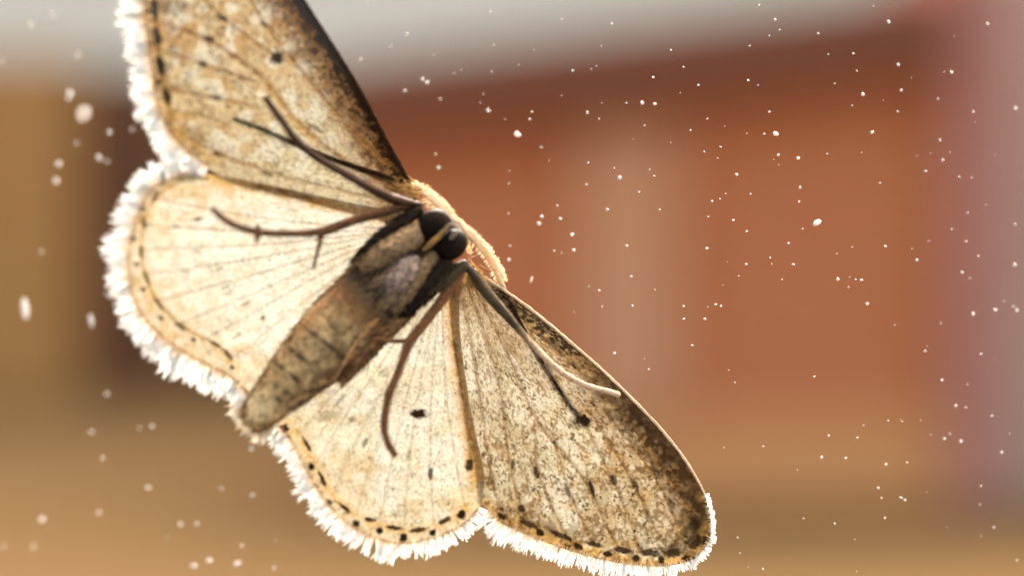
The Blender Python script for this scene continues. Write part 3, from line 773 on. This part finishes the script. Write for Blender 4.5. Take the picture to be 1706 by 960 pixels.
# ---- eyes, mouthparts ---------------------------------------------------
def ellipsoid(name, px, py, ymm, rx, ry, ang, rz, mat, parent):
    U, W = 28, 18; V = []
    a = math.radians(ang)
    for j in range(W+1):
        ph = math.pi*j/W
        for i in range(U):
            th = 2*math.pi*i/U
            lx, ly, lz = rx*math.sin(ph)*math.cos(th), ry*math.sin(ph)*math.sin(th), rz*math.cos(ph)
            V.append((px+lx*math.cos(a)-ly*math.sin(a), py+lx*math.sin(a)+ly*math.cos(a), ymm-lz*PXMM))
    V = np.array(V); W3 = P(V[:, 0], V[:, 1], V[:, 2])
    F = [(j*U+i, j*U+(i+1) % U, (j+1)*U+(i+1) % U, (j+1)*U+i) for j in range(W) for i in range(U)]
    return mesh_obj(name, W3, F, mat, parent)
ellipsoid("eye", 723, 377, .5, 31, 28, -45, 26, M_EYE, moth)
ellipsoid("eye", 751, 408, .5, 30, 25, -40, 26, M_EYE, moth)
tube("proboscis", [(704, 418, .10, 3), (720, 404, .05, 5), (736, 390, .06, 5), (750, 374, .18, 4)], M_BODY, moth, seg=12, colf=const(lin(146, 110, 58), lin(70, 52, 30), .8, 4), step=2)
tube("palp", [(738, 392, .05, 3), (746, 381, .04, 4), (752, 374, .05, 4), (757, 378, .08, 3)], M_BODY, moth, seg=10, colf=const(lin(100, 86, 70), lin(50, 40, 32)), step=1.5)
tube("palp", [(748, 400, .05, 3), (757, 391, .05, 4.5), (763, 384, .1, 3)], M_BODY, moth, seg=10, colf=const(lin(100, 86, 70), lin(50, 40, 32)), step=1.5)

# ---- antennae: out of the brow, then back behind the forewings ---------------
def antenna(pts, seed, fur_to, outer):
    c1, c2 = lin(250, 232, 204), lin(222, 184, 134)
    o = tube("antenna", pts, M_HAIR, moth, seg=10, step=2.0, colf=lambda t, a, p: mix(const(c1, c2, .8, 5)(t, a, p), sstep(fur_to, fur_to+0.06, t), lin(64, 42, 24)), bump=0.35, seed=seed)  # length behind the wing coloured dark as its shadow line
    r = np.random.default_rng(seed); q = resample(chaikin(pts, 2, False), 1.0)
    ne = int(len(q)*fur_to); n = ne*4
    i = r.integers(2, ne-2, n); tx = q[i+2, 0]-q[i-2, 0]; ty = q[i+2, 1]-q[i-2, 1]; l = np.hypot(tx, ty); tx /= l; ty /= l
    sg = np.where(r.random(n) < 0.88, outer, -outer); rr = q[i, 3]*r.uniform(0.2, 0.95, n)
    st = np.stack([q[i, 0]-ty*sg*rr, q[i, 1]+tx*sg*rr, q[i, 2]+r.normal(0, .03, n)], 1)
    d = np.stack([tx*0.45-ty*sg, ty*0.45+tx*sg], 1)+r.normal(0, .15, (n, 2))
    hairs("cilia", st, d, r.uniform(5, 11, n), 1.5, o, lin(255, 242, 216), lin(236, 204, 158), seed+1)
    n = (len(q)-ne)*3
    i = r.integers(ne, len(q)-3, n); tx = q[i+2, 0]-q[i-2, 0]; ty = q[i+2, 1]-q[i-2, 1]; l = np.hypot(tx, ty); tx /= l; ty /= l
    sg = r.choice([-1, 1], n)
    st = np.stack([q[i, 0], q[i, 1], q[i, 2]], 1); d = np.stack([tx*0.5-ty*sg, ty*0.5+tx*sg], 1)
    hairs("cilia", st, d, r.uniform(5, 7, n), 1.6, o, lin(90, 62, 40), lin(60, 40, 26), seed+2)
    return o
def wd(x, y, extra): return float(wing_depth(np.float64(x), np.float64(y), 0.10))+extra
antenna([(768, 386, .88, 4), (752, 365, .95, 5), (736, 346, 1.1, 5.5), (716, 328, 1.5, 6), (694, 313, 2.0, 6), (676, 306, wd(676, 306, .16), 5)] + [(x, y, wd(x, y, .035), r) for x, y, r in [(640, 293, 4.8), (560, 267, 4), (490, 238, 3.6), (440, 214, 3.2), (388, 195, 2.4)]], 31, 0.26, 1)
antenna([(754, 367, .92, 4), (773, 385, .95, 5), (793, 402, 1.1, 5.5), (812, 424, 1.5, 6), (828, 452, 2.0, 6), (838, 482, wd(838, 482, .16), 5)] + [(x, y, wd(x, y, .035), r) for x, y, r in [(858, 522, 4.8), (885, 573, 4), (920, 630, 3.6), (945, 668, 3.4), (966, 696, 2.6)]], 32, 0.34, -1)
# brow hair between the antennae
def brow():
    r = np.random.default_rng(40); n = 120
    u = r.random(n); x = 700+u*85; y = 322+u*90+r.normal(0, 3, n)
    st = np.stack([x, y+10, r.uniform(.9, 1.5, n)], 1); d = np.stack([0.7+0*u, -0.7+0*u], 1)+r.normal(0, .3, (n, 2))
    hairs("brow_hair", st, d, r.uniform(6, 12, n), 1.4, body, lin(240, 214, 172), lin(200, 156, 106), 41)
brow()

def shoulder(cx, cy, dx, dy, n, seed, spread, ylo, yhi):
    r = np.random.default_rng(seed)
    st = np.stack([cx+r.normal(0, spread[0], n), cy+r.normal(0, spread[1], n), r.uniform(ylo, yhi, n)], 1)
    d = np.array([[dx, dy]])+r.normal(0, .28, (n, 2))
    hairs("shoulder_tuft", st, d, r.uniform(10, 26, n), 1.5, body, lin(196, 156, 96), lin(70, 46, 26), seed+1, 0.3)
shoulder(682, 322, -0.9, -0.25, 150, 61, (14, 7), 1.2, 1.8)
shoulder(786, 458, 0.35, 0.9, 220, 63, (8, 9), 1.2, 1.75)
shoulder(752, 470, -0.05, 1.0, 160, 65, (12, 8), 1.3, 1.8)
tube("frenulum", [(646, 338, 1.55, 1.0), (643, 362, 1.6, 1.0), (643, 388, 1.65, 0.8)], M_LEG, LF.o, seg=6, colf=const(LB, LD), smooth=1)

# ------------------------------------------------------------------ dust on the pane
R4 = (560, 0, 2.909, [(168,3,2,1),(343,163,3,0),(265,222,2,1),(120,282,3,1),(475,262,2,1),(543,207,1,1),(748,52,2,1),(765,215,2,0),(607,335,2,1),(573,352,2,1),(755,345,2,1),(420,382,4,0),(442,397,4,0),(334,438,3,0),(507,478,3,1),(714,453,2,1),(700,495,1,1),(738,536,4,0),(950,540,2,0),(940,577,3,0),(995,713,2,0),(483,747,3,1),(497,812,4,0),(837,888,2,1),(842,828,1,1),(1093,87,3,0),(1335,110,3,0),(1287,220,1,1),(1623,240,2,0),(1146,340,3,0),(1238,332,2,1),(1262,318,1,1),(1537,373,3,0),(1684,322,2,0),(1668,448,1,0),(1407,497,2,0),(1485,498,4,0),(1545,502,4,0),(1218,546,3,0),(1275,576,2,0),(1495,607,2,0),(1440,674,1,0),(1222,788,2,0),(1375,861,4,0),(1213,893,2,0),(1468,930,3,0),(1520,820,1,0),(1543,852,2,0),(1348,811,1,0),(1622,690,1,0),(1093,462,1,1),(1290,497,1,1),(1032,777,1,1),(960,240,1,1),(887,312,1,1),(820,577,1,1)])
R5 = (1140, 0, 2.910, [(363,22,2,0),(918,27,2,0),(442,93,3,0),(463,142,2,0),(413,171,2,0),(318,220,2,0),(650,159,3,0),(698,261,2,0),(820,257,3,0),(992,104,4,0),(1471,113,3,0),(1308,171,1,1),(1038,313,4,0),(836,341,2,0),(1101,375,2,1),(1297,348,4,0),(1260,347,1,0),(69,411,3,0),(311,387,3,0),(358,411,2,0),(731,402,2,1),(868,457,4,0),(815,510,2,0),(964,485,1,0),(1053,436,4,0),(1036,539,3,0),(1231,477,2,0),(1402,541,3,0),(1607,523,4,0),(1411,590,1,1),(413,541,3,0),(112,574,2,0),(31,630,2,0),(197,612,1,0),(305,645,1,0),(388,648,3,0),(912,640,4,0),(177,712,2,0),(98,735,2,0),(162,766,2,0),(457,750,3,0),(434,772,1,0),(459,798,1,0),(553,766,4,0),(693,745,2,0),(861,738,1,0),(1241,679,3,0),(1193,741,1,0),(1288,739,1,0),(1254,774,4,0),(1171,829,3,0),(1130,752,1,0),(1334,857,2,0),(1395,861,3,1),(255,846,4,0),(563,908,3,0),(949,886,2,0),(202,937,1,0),(321,940,2,0),(1507,748,1,0),(1613,763,1,0)])
R6 = (840, 300, 2.823, [(22,16,2,1),(387,20,3,0),(635,56,3,0),(251,121,3,0),(20,158,2,0),(177,172,4,0),(166,205,4,0),(264,181,3,0),(487,138,3,0),(731,138,2,0),(320,257,4,0),(328,330,4,0),(28,310,3,0),(24,376,4,0),(236,333,2,0),(270,341,1,1),(577,309,3,0),(598,454,3,0),(449,521,3,0),(461,596,2,0),(604,592,3,0),(398,500,1,0),(709,515,1,0),(845,594,3,0),(845,654,3,0),(944,654,3,0),(995,586,3,0),(1020,595,3,0),(958,597,1,0),(885,778,3,0),(519,815,3,0),(661,840,1,0),(680,890,2,0),(978,98,3,0),(1016,88,2,0),(1043,62,1,0),(961,172,2,0),(1078,189,3,0),(1141,242,3,0),(954,321,3,0),(1049,385,1,0),(1138,396,3,0),(1103,450,1,0),(1030,493,1,0),(1160,64,1,0),(1055,895,1,0),(330,622,1,1)])
R7 = (1206, 300, 2.824, [(360,36,3,0),(355,101,3,0),(372,229,2,0),(305,298,3,0),(218,366,2,0),(226,395,1,0),(327,397,3,0),(274,468,2,0),(604,315,2,0),(532,346,1,0),(761,312,3,0),(887,322,1,0),(909,378,3,0),(965,287,2,0),(1073,231,2,0),(1145,155,2,0),(1234,115,1,0),(1371,208,3,0),(1141,287,3,0),(1198,358,2,0),(1372,399,5,0),(1122,435,4,0),(1157,463,2,0),(537,468,4,0),(648,471,4,0),(620,468,2,0),(587,506,2,0),(592,457,1,0),(675,582,4,0),(805,683,2,0),(958,783,1,0),(948,806,3,0),(1022,675,2,0),(1318,571,2,0),(1278,612,4,0),(1379,613,4,0),(1362,595,2,0),(1174,632,4,0),(1210,820,3,0),(1277,848,1,0),(1028,943,3,0),(426,926,2,0),(52,954,2,0),(735,14,2,0)])
R8 = (1206, 620, 2.824, [(1093,160,3,0),(1140,169,2,0),(1147,58,1,0),(1262,208,3,0),(774,230,2,0),(837,232,2,0),(926,227,1,0),(658,252,2,0),(628,310,3,0),(495,300,3,0),(186,352,2,0),(974,298,1,0),(1064,292,2,0),(1038,316,4,0),(1118,328,4,0),(1345,291,2,0),(1308,381,4,0),(461,405,4,0),(574,407,3,0),(764,437,3,0),(862,428,2,0),(346,463,1,0),(726,547,3,0),(742,594,2,0),(834,593,4,0),(853,605,3,0),(956,567,1,0),(758,690,3,0),(522,715,3,0),(375,691,2,0),(617,790,2,0),(625,940,2,0),(65,781,2,0),(77,854,2,0),(115,920,1,0),(184,929,2,0),(1208,538,2,0),(1204,626,2,0),(1047,731,1,0),(1270,733,3,0),(1380,888,3,0),(1208,775,1,0),(2,356,1,0)])
L1 = (0, 0, 3.0, [(263,68,4,1),(155,120,4,1),(5,300,4,1),(390,270,4,1),(352,465,5,0),(343,490,4,0),(550,660,4,0),(385,713,4,1),(292,818,5,0),(283,905,5,0),(497,789,5,0),(535,805,4,1),(663,645,4,1)])
L2 = (0, 300, 3.0, [(207,357,4,1),(519,378,4,0),(550,580,5,0),(530,565,3,0)])
L3 = (0, 600, 2.666, [(675,297,4,0),(620,305,3,1),(408,320,4,1),(457,437,4,1),(658,568,4,0),(475,152,4,1),(187,710,5,0),(150,832,4,1),(15,833,4,1),(803,733,4,0),(876,729,4,1),(1118,397,4,0),(1120,603,4,0),(985,573,3,1),(1075,826,4,1),(860,918,5,0),(930,894,5,0),(1055,907,5,0),(1218,925,3,1),(440,680,4,1),(1018,250,3,1),(745,790,2,1),(1225,805,2,1)])

def speck_mesh(seed, mat):
    """irregular flattened grain, unit size, resting on the plane y = 0 (bulging to +y)"""
    r = np.random.default_rng(seed); U, W = 7, 4; V = [(0, -0.04, 0)]
    for j in range(1, W):
        ph = math.pi*j/W
        for i in range(U):
            th = 2*math.pi*i/U; k = 1+r.normal(0, 0.14)
            V.append((0.5*k*math.sin(ph)*math.cos(th), 0.22-0.26*k*math.cos(ph), 0.5*k*math.sin(ph)*math.sin(th)))
    V.append((0, 0.48, 0)); n = len(V)-1
    F = [(0, 1+i, 1+(i+1) % U) for i in range(U)]
    for j in range(W-2):
        F += [(1+j*U+i, 1+(j+1)*U+i, 1+(j+1)*U+(i+1) % U, 1+j*U+(i+1) % U) for i in range(U)]
    F += [(n, 1+(W-2)*U+(i+1) % U, 1+(W-2)*U+i) for i in range(U)]
    me = bpy.data.meshes.new("dust_speck"); me.from_pydata(V, [], F); me.update()
    me.polygons.foreach_set("use_smooth", np.ones(len(me.polygons), bool)); me.materials.append(mat)
    return me
SPK = [speck_mesh(i, M_DUST) for i in range(5)]; SPF = [speck_mesh(i+10, M_FAINT) for i in range(4)]
dr = np.random.default_rng(5)
def speck(x, y, dx, dz, faint, label, group=None, name="dust_speck", rot=0.0):
    me = (SPF if faint else SPK)[dr.integers(0, 4)]
    o = bpy.data.objects.new(name, me); SC.collection.objects.link(o)
    o.location = P(x, y, 0.0); o.scale = (dx*PXMM*1e-3, min(dx, dz)*PXMM*1e-3*0.8, dz*PXMM*1e-3)
    o.rotation_euler = (0, rot, 0)
    tag(o, label, "dust", group); return o
SIZE = {1: 2.6, 2: 3.2, 3: 4.7, 4: 6.4, 5: 8.6}
for ox, oy, s, lst in (R4, R5, R6, R7, R8, L1, L2, L3):
    for x, y, k, fa in lst:
        px, py = ox+x/s, oy+y/s
        d = SIZE[k]*dr.uniform(0.85, 1.1)
        if px < 640: d *= 1.15
        speck(px, py, d*dr.uniform(0.9, 1.25), d*dr.uniform(0.8, 1.05), fa or k < 2,
              ("faint hazy" if (fa or k < 2) else "tiny bright white")+" dust speck on the glass, "+("behind the moth's fringes and tail" if px < 560 else "ahead of the moth's head and leading edges"),
              ("faint" if (fa or k < 2) else "bright")+" dust specks on the glass "+("behind" if px < 560 else "ahead of")+" the moth", rot=dr.uniform(-0.6, 0.6))
speck(863, 224, 14, 9, 0, "large oval white dust grain beyond the left forewing's dark leading edge", rot=0.2)
speck(1293, 222, 11, 10, 0, "rounded chunky white dust grain above the other crumbs on brick background", rot=0.4)
speck(1362, 371, 17, 11, 0, "largest white dust crumb, angular, over the plain orange wall", rot=-0.4)
speck(139, 188, 26, 30, 1, "large hazy grey dust blob beside the left forewing fringe", rot=0.3)
speck(42, 516, 11, 38, 0, "long upright pale lint streak over the tan wall", name="lint_fibre", rot=-0.12)
speck(152, 535, 7, 24, 0, "short upright pale lint streak beside the left hindwing fringe", name="lint_fibre", rot=-0.15)
speck(886, 465, 5, 13, 1, "short slanted lint fibre above the right forewing base", name="lint_fibre", rot=0.3)
